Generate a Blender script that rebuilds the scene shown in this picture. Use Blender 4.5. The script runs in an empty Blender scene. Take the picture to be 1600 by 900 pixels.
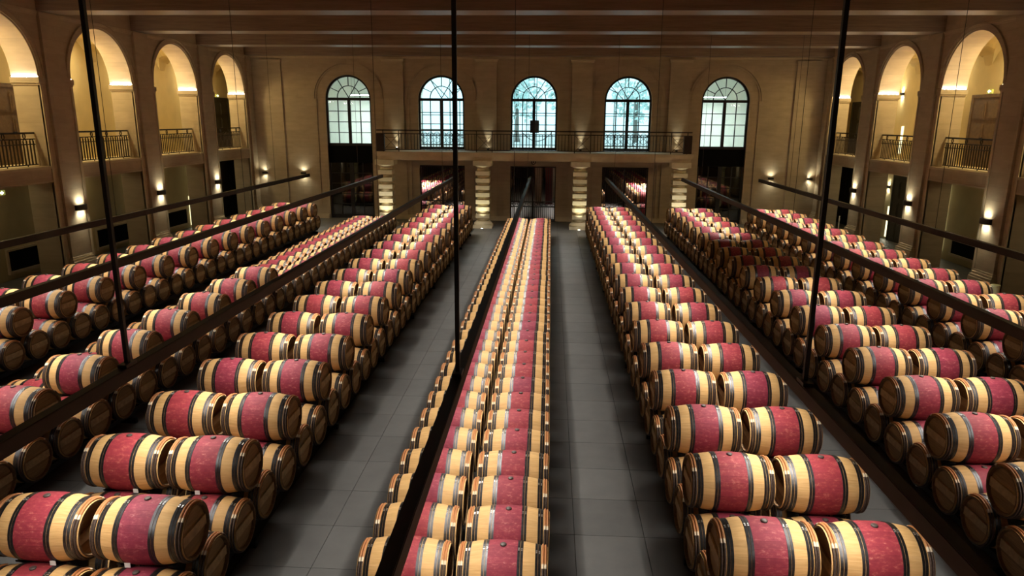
import bpy, math, random
import numpy as np
from math import pi, sin, cos, radians, sqrt

SC = bpy.context.scene
COL = SC.collection
random.seed(7)

# ---------------------------------------------------------------- camera
H = 5.25                                   # eye height above the cellar floor
F_PX, PITCH, YAW, ROLL = 1099.4, radians(13.446), radians(3.0), radians(0.447)
from mathutils import Matrix, Vector
_r = Vector((cos(YAW), sin(YAW), 0))
_f = Vector((-sin(YAW) * cos(PITCH), cos(YAW) * cos(PITCH), -sin(PITCH)))
_u = Vector((-sin(YAW) * sin(PITCH), cos(YAW) * sin(PITCH), cos(PITCH)))
_R = cos(ROLL) * _r + sin(ROLL) * _u
_U = -sin(ROLL) * _r + cos(ROLL) * _u
cam_data = bpy.data.cameras.new('camera')
cam_data.sensor_width = 36.0
cam_data.lens = 36.0 * F_PX / 1600.0
cam_data.clip_end = 300
cam = bpy.data.objects.new('camera', cam_data)
COL.objects.link(cam)
cam.matrix_world = Matrix(((_R.x, _U.x, -_f.x, 0), (_R.y, _U.y, -_f.y, 0), (_R.z, _U.z, -_f.z, H), (0, 0, 0, 1)))
SC.camera = cam

# ---------------------------------------------------------------- world, exposure
world = bpy.data.worlds.new('world')
SC.world = world
world.use_nodes = True
_bg = world.node_tree.nodes['Background']
_bg.inputs[0].default_value = (0.60, 0.92, 1.0, 1)      # hazy daylight beyond the far windows
_bg.inputs[1].default_value = 1.9
SC.view_settings.view_transform = 'Standard'
SC.view_settings.look = 'None'
SC.view_settings.gamma = 1.0
SC.view_settings.use_curve_mapping = False
SC.view_settings.exposure = 0.0

RAIL_W = 500.0       # watts of one light track
WARM = (1.0, 0.80, 0.56)
SCONCE_COL = (1.0, 0.95, 0.70)

def area_light(name, loc, rot, sx, sy, power, color, spread=180, parent=None):
    d = bpy.data.lights.new(name, 'AREA')
    d.shape = 'RECTANGLE'; d.size = sx; d.size_y = sy
    d.energy = power; d.color = color; d.spread = radians(spread)
    o = bpy.data.objects.new(name, d); COL.objects.link(o)
    o.location = loc; o.rotation_euler = rot
    if parent: o.parent = parent
    return o

def spot_light(name, loc, rot, power, color, angle, blend=0.6, radius=0.03, parent=None):
    d = bpy.data.lights.new(name, 'SPOT')
    d.energy = power; d.color = color; d.spot_size = radians(angle); d.spot_blend = blend; d.shadow_soft_size = radius
    o = bpy.data.objects.new(name, d); COL.objects.link(o)
    o.location = loc; o.rotation_euler = rot
    if parent: o.parent = parent
    return o

# ---------------------------------------------------------------- main dimensions
XL, XR = -15.70, 13.75            # faces of the side arcades
YB = 37.40                        # face of the end wall
YBALC = 34.40                     # front of the end balcony
XC = -0.935                       # axis of the hall
BLOCK = 3.605                     # spacing of the barrel blocks
BX = [XC + BLOCK * k for k in range(-3, 4)]
RAIL_Z = 2.55
DEPTH = 0.85                      # thickness of the arcade
AISLE = 1.90                      # arcade face to back wall of the side aisle
BAYS = [19.89, 24.86, 29.83, 34.80]
PIERS = [17.40, 22.38, 27.35, 32.32]
AR = 1.735                        # arch radius
ZF, ZL, ZS, ZC = 3.70, 3.22, 6.46, 8.34   # gallery floor, lintel underside, springing, cornice
ZCEIL = 9.3
WX = [-10.60, -5.71, -0.90, 3.91, 8.82]   # end wall windows
WR = 1.20
WZS = 6.25

# ---------------------------------------------------------------- materials
def new_mat(name):
    m = bpy.data.materials.new(name); m.use_nodes = True
    nt = m.node_tree
    b = nt.nodes['Principled BSDF']
    return m, nt, b

def N(nt, kind, **kw):
    n = nt.nodes.new(kind)
    for k, v in kw.items(): setattr(n, k, v)
    return n

def ramp(nt, fac, stops):
    r = N(nt, 'ShaderNodeValToRGB')
    e = r.color_ramp.elements
    while len(e) < len(stops): e.new(0.5)
    for el, (p, c) in zip(e, stops): el.position = p; el.color = (*c, 1)
    nt.links.new(fac, r.inputs[0])
    return r.outputs[0]

def math_node(nt, op, a, b=None, c=None):
    n = N(nt, 'ShaderNodeMath', operation=op)
    for i, v in enumerate((a, b, c)):
        if v is None: continue
        if isinstance(v, (int, float)): n.inputs[i].default_value = v
        else: nt.links.new(v, n.inputs[i])
    return n.outputs[0]

def mix_rgb(nt, fac, a, b, blend='MIX'):
    n = N(nt, 'ShaderNodeMix', data_type='RGBA', blend_type=blend)
    for sock, v in ((n.inputs[0], fac), (n.inputs[6], a), (n.inputs[7], b)):
        if isinstance(v, (int, float)): sock.default_value = v
        elif isinstance(v, tuple): sock.default_value = (*v, 1)
        else: nt.links.new(v, sock)
    return n.outputs[2]

def noise(nt, vec, scale, detail=4, rough=0.55):
    n = N(nt, 'ShaderNodeTexNoise')
    n.inputs['Scale'].default_value = scale; n.inputs['Detail'].default_value = detail; n.inputs['Roughness'].default_value = rough
    if vec is not None: nt.links.new(vec, n.inputs['Vector'])
    return n.outputs['Fac']

def geo_pos(nt): return N(nt, 'ShaderNodeNewGeometry').outputs['Position']

def scale_vec(nt, vec, s):
    m = N(nt, 'ShaderNodeMapping'); m.inputs['Scale'].default_value = s
    nt.links.new(vec, m.inputs['Vector'])
    return m.outputs[0]

def bump(nt, b, height, strength, dist=0.01):
    n = N(nt, 'ShaderNodeBump'); n.inputs['Strength'].default_value = strength; n.inputs['Distance'].default_value = dist
    nt.links.new(height, n.inputs['Height']); nt.links.new(n.outputs[0], b.inputs['Normal'])

def mat_plain(name, col, rough=0.6, metal=0.0, vary=0.12, scale=6.0, spec=0.5):
    m, nt, b = new_mat(name)
    f = noise(nt, geo_pos(nt), scale)
    lo = tuple(c * (1 - vary) for c in col); hi = tuple(min(1, c * (1 + vary)) for c in col)
    nt.links.new(ramp(nt, f, [(0.3, lo), (0.7, hi)]), b.inputs['Base Color'])
    b.inputs['Roughness'].default_value = rough; b.inputs['Metallic'].default_value = metal
    b.inputs['Specular IOR Level'].default_value = spec
    return m

def mat_emit(name, col, strength):
    m, nt, b = new_mat(name)
    b.inputs['Base Color'].default_value = (*col, 1)
    b.inputs['Emission Color'].default_value = (*col, 1)
    b.inputs['Emission Strength'].default_value = strength
    return m

def mat_stone(name, col, axis='x', course=0.42, vary=0.10, joint=0.88):
    """limestone ashlar with faint courses; axis = horizontal axis of the wall"""
    m, nt, b = new_mat(name)
    p = geo_pos(nt)
    sep = N(nt, 'ShaderNodeSeparateXYZ'); nt.links.new(p, sep.inputs[0])
    comb = N(nt, 'ShaderNodeCombineXYZ')
    nt.links.new(sep.outputs[0 if axis == 'x' else 1], comb.inputs[0]); nt.links.new(sep.outputs[2], comb.inputs[1])
    br = N(nt, 'ShaderNodeTexBrick')
    br.inputs['Scale'].default_value = 1.0; br.inputs['Brick Width'].default_value = course * 2.1; br.inputs['Row Height'].default_value = course
    br.inputs['Mortar Size'].default_value = 0.006; br.inputs['Mortar Smooth'].default_value = 0.3
    br.inputs['Color1'].default_value = (*[c * (1 + vary * 0.5) for c in col], 1)
    br.inputs['Color2'].default_value = (*[c * (1 - vary * 0.5) for c in col], 1)
    br.inputs['Mortar'].default_value = (*[c * joint for c in col], 1)
    nt.links.new(comb.outputs[0], br.inputs['Vector'])
    f = noise(nt, scale_vec(nt, p, (1, 1, 3.5)), 1.6, 6)
    t = ramp(nt, f, [(0.25, (0.86, 0.84, 0.80)), (0.75, (1.06, 1.05, 1.04))])
    nt.links.new(mix_rgb(nt, 1.0, br.outputs['Color'], t, 'MULTIPLY'), b.inputs['Base Color'])
    b.inputs['Roughness'].default_value = 0.85; b.inputs['Specular IOR Level'].default_value = 0.25
    bump(nt, b, noise(nt, p, 40, 3), 0.08)
    return m

STONE = (0.495, 0.41, 0.30)
M = {}
M['stone_x'] = mat_stone('limestone_end_wall', STONE, 'x')
M['stone_y'] = mat_stone('limestone_side_wall', STONE, 'y')
M['stone_trim'] = mat_plain('limestone_trim', (0.55, 0.46, 0.325), 0.8, vary=0.08, scale=3, spec=0.25)
M['stone_pale'] = mat_plain('pale_column_stone', (0.66, 0.58, 0.40), 0.8, vary=0.08, scale=5, spec=0.25)
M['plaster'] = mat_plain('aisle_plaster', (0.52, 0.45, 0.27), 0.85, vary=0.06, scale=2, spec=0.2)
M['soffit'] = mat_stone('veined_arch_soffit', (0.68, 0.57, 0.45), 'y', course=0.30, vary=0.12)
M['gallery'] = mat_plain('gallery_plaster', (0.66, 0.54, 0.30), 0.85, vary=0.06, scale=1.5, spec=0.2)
M['black'] = mat_plain('black_iron', (0.012, 0.011, 0.010), 0.45, vary=0.2)
M['blackpanel'] = mat_plain('matt_black_panel', (0.004, 0.004, 0.004), 0.9, vary=0.1, spec=0.1)
M['track'] = mat_plain('brown_track_metal', (0.022, 0.012, 0.008), 0.55, vary=0.15, spec=0.3)
M['wire'] = mat_plain('steel_wire', (0.05, 0.045, 0.04), 0.4, 0.6)
M['rail_iron'] = mat_plain('wrought_iron', (0.030, 0.018, 0.012), 0.5, 0.2)
M['door'] = mat_plain('brown_oak_door', (0.17, 0.105, 0.06), 0.55, vary=0.2, scale=8)
M['darkdoor'] = mat_plain('dark_door_paint', (0.035, 0.028, 0.016), 0.6, vary=0.15)
M['led'] = mat_emit('led_strip_glow', (1.0, 0.90, 0.79), 70.0)
M['lens'] = mat_emit('sconce_lens_glow', (1.0, 0.93, 0.70), 14.0)
M['slot'] = mat_emit('slot_glow', (1.0, 0.93, 0.60), 1.6)
M['white_lamp'] = mat_emit('cool_lamp_glow', (0.9, 0.97, 1.0), 9.0)
M['exit'] = mat_emit('exit_sign_glow', (0.55, 0.60, 0.15), 0.35)
M['exit_mark'] = mat_emit('exit_arrow_glow', (1.0, 1.0, 0.8), 3.0)
M['paper'] = mat_plain('white_card', (0.80, 0.80, 0.78), 0.7, vary=0.03)
M['vest'] = mat_plain('vestibule_plaster', (0.80, 0.80, 0.70), 0.85, vary=0.05, scale=1.0, spec=0.2)
M['frame_grey'] = mat_plain('grey_blue_paint', (0.22, 0.30, 0.32), 0.6, vary=0.05)
M['leaf'] = mat_plain('hazed_leaves', (0.62, 0.80, 0.74), 0.7, vary=0.35, scale=1.2)  # outdoor haze is put into this pale leaf colour
M['bark'] = mat_plain('grey_bark', (0.20, 0.18, 0.16), 0.9)
M['terrace'] = mat_plain('terrace_paving', (0.75, 0.76, 0.74), 0.85, vary=0.08)
M['bin'] = mat_plain('pale_plastic', (0.70, 0.72, 0.42), 0.5, vary=0.04)
M['curtain'] = mat_plain('dark_red_cloth', (0.05, 0.007, 0.007), 0.85, vary=0.2)
M['cream'] = mat_plain('cream_board', (0.24, 0.21, 0.16), 0.8, vary=0.1)
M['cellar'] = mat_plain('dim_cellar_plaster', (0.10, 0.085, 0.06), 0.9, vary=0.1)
M['grout'] = mat_plain('dark_floor_grout', (0.045, 0.044, 0.042), 0.8, vary=0.1)

def mat_tile():
    m, nt, b = new_mat('grey_floor_slab')
    p = geo_pos(nt)
    rnd = N(nt, 'ShaderNodeObjectInfo').outputs['Random']
    f = noise(nt, p, 3.0, 6)
    c = ramp(nt, f, [(0.25, (0.105, 0.105, 0.102)), (0.75, (0.135, 0.135, 0.130))])
    t = ramp(nt, rnd, [(0.0, (0.88, 0.88, 0.88)), (1.0, (1.08, 1.08, 1.08))])
    nt.links.new(mix_rgb(nt, 1.0, c, t, 'MULTIPLY'), b.inputs['Base Color'])
    b.inputs['Roughness'].default_value = 0.55
    bump(nt, b, noise(nt, p, 60, 3), 0.05)
    return m
M['tile'] = mat_tile()

def mat_beam():
    m, nt, b = new_mat('brown_oak_beam')
    p = scale_vec(nt, geo_pos(nt), (0.35, 6, 6))
    f = noise(nt, p, 2.2, 8, 0.65)
    nt.links.new(ramp(nt, f, [(0.25, (0.185, 0.128, 0.088)), (0.5, (0.27, 0.195, 0.14)), (0.8, (0.37, 0.275, 0.20))]), b.inputs['Base Color'])
    b.inputs['Roughness'].default_value = 0.42
    bump(nt, b, f, 0.15)
    return m
M['beam'] = mat_beam()

def mat_glass(name, tint, gloss):
    m = bpy.data.materials.new(name); m.use_nodes = True
    nt = m.node_tree; nt.nodes.clear()
    out = N(nt, 'ShaderNodeOutputMaterial'); mx = N(nt, 'ShaderNodeMixShader'); mx.inputs[0].default_value = gloss
    t = N(nt, 'ShaderNodeBsdfTransparent'); t.inputs[0].default_value = (*tint, 1)
    g = N(nt, 'ShaderNodeBsdfGlossy'); g.inputs['Roughness'].default_value = 0.03
    nt.links.new(t.outputs[0], mx.inputs[1]); nt.links.new(g.outputs[0], mx.inputs[2]); nt.links.new(mx.outputs[0], out.inputs[0])
    return m
M['glass'] = mat_glass('clear_window_glass', (0.94, 0.98, 0.98), 0.04)
M['darkglass'] = mat_glass('smoked_door_glass', (0.55, 0.55, 0.48), 0.10)

# barrel materials: UV u = metres along the barrel axis, v = turn around it (0 = top)
def barrel_rnd(nt):
    a = N(nt, 'ShaderNodeAttribute', attribute_name='rnd').outputs['Fac']
    r = N(nt, 'ShaderNodeObjectInfo').outputs['Random']
    return math_node(nt, 'FRACT', math_node(nt, 'ADD', a, r))

def mat_staves():
    m, nt, b = new_mat('oak_staves_red_middle')
    uv = N(nt, 'ShaderNodeUVMap').outputs[0]
    sep = N(nt, 'ShaderNodeSeparateXYZ'); nt.links.new(uv, sep.inputs[0])
    u, v = sep.outputs[0], sep.outputs[1]
    rnd = barrel_rnd(nt)
    stave = math_node(nt, 'FLOOR', math_node(nt, 'MULTIPLY', v, 28.0))
    wn = N(nt, 'ShaderNodeTexWhiteNoise', noise_dimensions='2D')
    cb = N(nt, 'ShaderNodeCombineXYZ'); nt.links.new(stave, cb.inputs[0]); nt.links.new(math_node(nt, 'MULTIPLY', rnd, 77.0), cb.inputs[1])
    nt.links.new(cb.outputs[0], wn.inputs[0])
    tone = wn.outputs[0]
    gv = N(nt, 'ShaderNodeCombineXYZ')
    nt.links.new(math_node(nt, 'MULTIPLY', u, 5.0), gv.inputs[0]); nt.links.new(math_node(nt, 'MULTIPLY', v, 110.0), gv.inputs[1])
    nt.links.new(math_node(nt, 'MULTIPLY', rnd, 50.0), gv.inputs[2])
    grain = noise(nt, gv.outputs[0], 1.0, 5, 0.6)
    wood = ramp(nt, grain, [(0.25, (0.56, 0.33, 0.12)), (0.6, (0.68, 0.43, 0.185)), (0.85, (0.76, 0.52, 0.25))])
    wood = mix_rgb(nt, 1.0, wood, ramp(nt, tone, [(0.0, (0.90, 0.885, 0.86)), (1.0, (1.05, 1.04, 1.02))]), 'MULTIPLY')
    fig = N(nt, 'ShaderNodeCombineXYZ')
    nt.links.new(math_node(nt, 'MULTIPLY', u, 16.0), fig.inputs[0]); nt.links.new(math_node(nt, 'MULTIPLY', v, 60.0), fig.inputs[1])
    nt.links.new(math_node(nt, 'MULTIPLY', rnd, 31.0), fig.inputs[2])
    flame = noise(nt, fig.outputs[0], 1.0, 7, 0.7)
    red = ramp(nt, flame, [(0.30, (0.215, 0.022, 0.042)), (0.52, (0.275, 0.034, 0.052)), (0.60, (0.34, 0.060, 0.068)), (0.72, (0.54, 0.21, 0.18))])
    red = mix_rgb(nt, 1.0, red, ramp(nt, rnd, [(0.0, (0.88, 0.90, 1.12)), (1.0, (1.10, 1.08, 0.88))]), 'MULTIPLY')
    red = mix_rgb(nt, 1.0, red, ramp(nt, tone, [(0.0, (0.90, 0.88, 0.88)), (1.0, (1.08, 1.08, 1.08))]), 'MULTIPLY')
    in_red = math_node(nt, 'LESS_THAN', math_node(nt, 'ABSOLUTE', u), 0.165)
    nt.links.new(mix_rgb(nt, in_red, wood, red), b.inputs['Base Color'])
    b.inputs['Roughness'].default_value = 0.62; b.inputs['Specular IOR Level'].default_value = 0.3
    seam = math_node(nt, 'ABSOLUTE', math_node(nt, 'SUBTRACT', math_node(nt, 'FRACT', math_node(nt, 'MULTIPLY', v, 28.0)), 0.5))
    seam = math_node(nt, 'SMOOTH_MIN', math_node(nt, 'MULTIPLY', math_node(nt, 'SUBTRACT', 0.5, seam), 12.0), 1.0, 0.1)
    bump(nt, b, seam, 0.25, 0.004)
    return m
M['staves'] = mat_staves()

def mat_head():
    m, nt, b = new_mat('oak_barrel_head')
    uv = N(nt, 'ShaderNodeUVMap').outputs[0]
    sep = N(nt, 'ShaderNodeSeparateXYZ'); nt.links.new(uv, sep.inputs[0])
    rnd = barrel_rnd(nt)
    board = math_node(nt, 'FLOOR', math_node(nt, 'MULTIPLY', sep.outputs[1], 10.0))
    wn = N(nt, 'ShaderNodeTexWhiteNoise', noise_dimensions='2D')
    cb = N(nt, 'ShaderNodeCombineXYZ'); nt.links.new(board, cb.inputs[0]); nt.links.new(math_node(nt, 'MULTIPLY', rnd, 33.0), cb.inputs[1])
    nt.links.new(cb.outputs[0], wn.inputs[0])
    gv = N(nt, 'ShaderNodeCombineXYZ')
    nt.links.new(math_node(nt, 'MULTIPLY', sep.outputs[0], 6.0), gv.inputs[0]); nt.links.new(math_node(nt, 'MULTIPLY', sep.outputs[1], 70.0), gv.inputs[1])
    nt.links.new(math_node(nt, 'MULTIPLY', rnd, 9.0), gv.inputs[2])
    g = noise(nt, gv.outputs[0], 1.0, 5)
    c = ramp(nt, g, [(0.3, (0.30, 0.18, 0.085)), (0.7, (0.45, 0.29, 0.145))])
    c = mix_rgb(nt, 1.0, c, ramp(nt, wn.outputs[0], [(0.0, (0.72, 0.70, 0.68)), (1.0, (1.1, 1.08, 1.05))]), 'MULTIPLY')
    nt.links.new(c, b.inputs['Base Color'])
    b.inputs['Roughness'].default_value = 0.7; b.inputs['Specular IOR Level'].default_value = 0.3
    return m
M['head'] = mat_head()
M['chime'] = mat_plain('dark_chime_end_grain', (0.20, 0.115, 0.055), 0.75, vary=0.25, scale=30, spec=0.3)  # end rings of the barrel, darker brown than the staves
M['bar'] = mat_plain('pale_oak_bar', (0.52, 0.36, 0.19), 0.7, vary=0.18, scale=14, spec=0.3)

def mat_withy():
    m, nt, b = new_mat('chestnut_withy_hoop')
    uv = N(nt, 'ShaderNodeUVMap').outputs[0]
    sep = N(nt, 'ShaderNodeSeparateXYZ'); nt.links.new(uv, sep.inputs[0])
    d = math_node(nt, 'ABSOLUTE', math_node(nt, 'SUBTRACT', math_node(nt, 'FRACT', math_node(nt, 'ADD', sep.outputs[1], 0.5)), 0.5))
    g = noise(nt, scale_vec(nt, uv, (60, 90, 1)), 1.0, 5, 0.7)
    bark = ramp(nt, g, [(0.35, (0.030, 0.018, 0.013)), (0.62, (0.085, 0.052, 0.038)), (0.85, (0.34, 0.27, 0.23))])
    tie = ramp(nt, d, [(0.0, (0.42, 0.16, 0.05)), (0.095, (0.50, 0.21, 0.075)), (0.10, (0.80, 0.68, 0.50)), (0.12, (0.82, 0.72, 0.55))])
    nt.links.new(mix_rgb(nt, math_node(nt, 'LESS_THAN', d, 0.12), bark, tie), b.inputs['Base Color'])
    b.inputs['Roughness'].default_value = 0.6
    return m
M['withy'] = mat_withy()

def mat_hoop():
    m, nt, b = new_mat('galvanised_barrel_hoop')
    f = noise(nt, geo_pos(nt), 25, 3)
    nt.links.new(ramp(nt, f, [(0.3, (0.045, 0.045, 0.048)), (0.7, (0.085, 0.085, 0.09))]), b.inputs['Base Color'])
    b.inputs['Metallic'].default_value = 0.85; b.inputs['Roughness'].default_value = 0.36
    return m
M['hoop'] = mat_hoop()
M['rivet'] = mat_plain('bright_rivet_steel', (0.75, 0.75, 0.74), 0.3, 0.9, vary=0.05)
M['bung'] = mat_plain('grey_silicone_bung', (0.075, 0.058, 0.052), 0.4, vary=0.1)
M['rack'] = mat_plain('black_rack_steel', (0.010, 0.010, 0.010), 0.5, 0.3, vary=0.2)

# ---------------------------------------------------------------- mesh helpers
class MB:
    """collects faces; build() links them as ONE mesh object"""
    def __init__(s):
        s.v, s.f, s.uv, s.mi, s.sm = [], [], [], [], []
    def face(s, idx, uv=None, mi=0, sm=False):
        s.f.append(tuple(idx)); s.uv.append(uv); s.mi.append(mi); s.sm.append(sm)
    def box(s, x0, x1, y0, y1, z0, z1, mi=0):
        b = len(s.v)
        s.v += [(x, y, z) for x in (x0, x1) for y in (y0, y1) for z in (z0, z1)]
        for q in ((0, 1, 3, 2), (4, 6, 7, 5), (0, 4, 5, 1), (2, 3, 7, 6), (0, 2, 6, 4), (1, 5, 7, 3)):
            s.face([b + i for i in q], mi=mi)
        return s
    def prism(s, poly, axis, a, c, mi=0, sm=False):
        """poly = 2-D points, extruded along axis from a to c: 'x' -> (y,z), 'y' -> (x,z), 'z' -> (x,y)"""
        def P(p, t):
            return {'x': (t, p[0], p[1]), 'y': (p[0], t, p[1]), 'z': (p[0], p[1], t)}[axis]
        n = len(poly); b = len(s.v)
        s.v += [P(p, a) for p in poly] + [P(p, c) for p in poly]
        s.face(range(b, b + n), mi=mi); s.face(range(b + 2 * n - 1, b + n - 1, -1), mi=mi)
        for i in range(n):
            j = (i + 1) % n
            s.face((b + i, b + n + i, b + n + j, b + j), mi=mi, sm=sm)
        return s
    def arc_band(s, cx, cz, r0, r1, a0, a1, axis, t0, t1, n=32, mi=0):
        """ring sector (r0..r1, angles a0..a1) extruded along axis"""
        prev = None
        for i in range(n + 1):
            a = a0 + (a1 - a0) * i / n
            ring = []
            for r, t in ((r0, t0), (r1, t0), (r1, t1), (r0, t1)):
                p = (cx + r * cos(a), cz + r * sin(a))
                ring.append(len(s.v)); s.v.append((t, p[0], p[1]) if axis == 'x' else (p[0], t, p[1]))
            if prev:
                for k in range(4): s.face((prev[k], prev[(k + 1) % 4], ring[(k + 1) % 4], ring[k]), mi=mi, sm=(k in (1, 3)) and False)
            else: s.face(ring, mi=mi)
            prev = ring
        s.face(prev[::-1], mi=mi)
        return s
    def tube(s, pts, r, n=6, mi=0, close=False):
        pts = [Vector(p) for p in pts]; rings = []
        L = len(pts)
        for i, p in enumerate(pts):
            d = ((pts[(i + 1) % L] if (i + 1 < L or close) else p) - (pts[i - 1] if (i > 0 or close) else p)).normalized()
            up = Vector((0, 0, 1)) if abs(d.z) < 0.9 else Vector((1, 0, 0))
            a = d.cross(up).normalized(); b2 = d.cross(a)
            ring = []
            for k in range(n):
                t = 2 * pi * k / n; ring.append(len(s.v)); s.v.append(tuple(p + a * (r * cos(t)) + b2 * (r * sin(t))))
            rings.append(ring)
        for i in range(L if close else L - 1):
            A, B = rings[i], rings[(i + 1) % L]
            for k in range(n): s.face((A[k], A[(k + 1) % n], B[(k + 1) % n], B[k]), mi=mi, sm=True)
        if not close:
            s.face(rings[0][::-1], mi=mi); s.face(rings[-1], mi=mi)
        return s
    def lathe_z(s, prof, cx, cy, n=24, mi=0):
        rings = []
        for r, z in prof:
            rings.append([len(s.v) + k for k in range(n)])
            s.v += [(cx + r * cos(2 * pi * k / n), cy + r * sin(2 * pi * k / n), z) for k in range(n)]
        for A, B in zip(rings, rings[1:]):
            for k in range(n): s.face((A[k], A[(k + 1) % n], B[(k + 1) % n], B[k]), mi=mi, sm=True)
        s.face(rings[0][::-1], mi=mi); s.face(rings[-1], mi=mi)
        return s
    def lathe_x(s, prof, n=32, mi=0, sm=True, du=0.0):
        """surface of revolution about x; UV = (x, turn); every profile segment smooth only round the axis when points repeat"""
        rings = []
        for x, r in prof:
            rings.append([len(s.v) + k for k in range(n)])
            s.v += [(x, r * sin(2 * pi * k / n), r * cos(2 * pi * k / n)) for k in range(n)]
        for (pa, A), (pb, B) in zip(zip(prof, rings), list(zip(prof, rings))[1:]):
            if pa == pb: continue
            for k in range(n):
                k2 = (k + 1) % n
                v0, v1 = k / n, (k + 1) / n
                s.face((A[k], A[k2], B[k2], B[k]), uv=((pa[0], v0), (pa[0], v1), (pb[0], v1), (pb[0], v0)), mi=mi, sm=sm)
        return s
    def mesh(s, name, mats):
        me = bpy.data.meshes.new(name)
        me.from_pydata(s.v, [], s.f)
        for m in mats: me.materials.append(m)
        me.polygons.foreach_set('material_index', s.mi)
        me.polygons.foreach_set('use_smooth', s.sm)
        if any(u is not None for u in s.uv):
            lay = me.uv_layers.new(name='UVMap')
            flat = []
            for f, u in zip(s.f, s.uv):
                if u is None: u = [(0.0, 0.3)] * len(f)
                for a in u: flat += [a[0], a[1]]
            lay.data.foreach_set('uv', flat)
        me.update()
        return me
    def build(s, name, mat, parent=None, loc=None):
        me = s.mesh(name, mat if isinstance(mat, (list, tuple)) else [mat])
        return link(name, me, parent, loc)

def link(name, data, parent=None, loc=None):
    o = bpy.data.objects.new(name, data); COL.objects.link(o)
    if parent: o.parent = parent
    if loc is not None: o.location = loc
    return o

def tag(o, label=None, cat=None, group=None, kind=None):
    if label: o['label'] = label
    if cat: o['category'] = cat
    if group: o['group'] = group
    if kind: o['kind'] = kind
    return o

def struct(o, label=None):
    o['kind'] = 'structure'
    if label: o['label'] = label
    return o

def empty(name, loc=(0, 0, 0)):
    o = bpy.data.objects.new(name, None); COL.objects.link(o); o.location = loc; o.empty_display_size = 0.1
    return o

def arch_poly(c, r, z0, zs, n=28):
    """closed outline of an arched opening"""
    return [(c - r, z0)] + [(c - r * cos(pi * i / n), zs + r * sin(pi * i / n)) for i in range(n + 1)] + [(c + r, z0)]

def spandrel(c, r, zs, ztop, n=28):
    return [(c - r * cos(pi * i / n), zs + r * sin(pi * i / n)) for i in range(n + 1)] + [(c + r, ztop), (c - r, ztop)]

ORD = ['zeroth', 'first', 'second', 'third', 'fourth', 'fifth', 'sixth', 'seventh', 'eighth', 'ninth', 'tenth', 'eleventh', 'twelfth',
       'thirteenth', 'fourteenth', 'fifteenth', 'sixteenth', 'seventeenth', 'eighteenth', 'nineteenth', 'twentieth']
def ordinal(n):
    if n <= 20: return ORD[n]
    if n == 30: return 'thirtieth'
    if n == 40: return 'fortieth'
    return {2: 'twenty', 3: 'thirty', 4: 'forty'}[n // 10] + '-' + ORD[n % 10]

# ================================================================= SETTING
# ---------------------------------------------------------------- floor with slabs
fl = MB().box(XL - 2.3, XR + 2.3, -3.2, 41.2, -0.20, -0.012).build('floor', M['grout'])
struct(fl, 'dark grey slab floor of the barrel hall')
TP = 0.905
tile_me = MB().box(-TP / 2 + 0.004, TP / 2 - 0.004, -TP / 2 + 0.004, TP / 2 - 0.004, -0.03, 0.0).mesh('slab', [M['tile']])
tile_cols = [-2.32 - TP, -2.32, 0.86 - TP, 0.86, 0.86 + TP]      # the two open aisles
n_tile = 0
for cx in tile_cols:
    for j in range(36):
        cy = 8.2 + TP / 2 + TP * (j - 4)
        if cy > YB - 0.5: continue
        link('slab', tile_me, fl, (cx, cy, 0)); n_tile += 1
# the rest of the paving, too dark or hidden to pick apart, in one piece
rest = MB()
gx = [0.86 + TP * k for k in range(-20, 18)]
for cx in gx:
    if any(abs(cx - t) < TP * 0.55 for t in tile_cols): continue
    for j in range(-9, 38):
        cy = 8.2 + TP / 2 + TP * (j - 4)
        if cy > 39.2 or cx < XL - 1.8 or cx > XR + 1.8: continue
        near = [t for t in tile_cols if abs(cx - t) < TP * 0.99]
        x0, x1 = cx - TP / 2 + 0.004, cx + TP / 2 - 0.004
        for t in near:
            if t > cx: x1 = min(x1, t - TP / 2 - 0.004)
            else: x0 = max(x0, t + TP / 2 + 0.004)
        if x1 - x0 > 0.05: rest.box(x0, x1, cy - TP / 2 + 0.004, cy + TP / 2 - 0.004, -0.03, 0.0)
ro = rest.build('slab_field', M['tile'], fl); ro['kind'] = 'stuff'

# ---------------------------------------------------------------- ceiling and beams
ce = MB().box(XL - 0.2, XR + 0.2, -3, YB + 0.2, ZCEIL, ZCEIL + 0.2).build('ceiling', M['beam'])
struct(ce, 'dark timber ceiling above the cross beams')
for i, y in enumerate([2.05, 7.02, 11.99, 16.96, 21.93, 26.90, 31.87, 36.84]):
    y1 = y + 0.95 if y < 36 else YB + 0.02
    bm = MB().box(XL - 0.05, XR + 0.05, y, y1, ZC + 0.03, ZCEIL + 0.02)
    struct(bm.build('beam', M['beam']), 'wide brown timber cross beam, %s from the end wall' % ordinal(8 - i) if i < 7 else 'brown timber beam lying on top of the end wall')

nw = MB().box(XL - 0.3, XR + 0.3, -3.3, -3.0, 0, ZCEIL + 0.2).build('wall_near', M['stone_x'])
struct(nw, 'limestone wall behind the viewing balcony')

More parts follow.
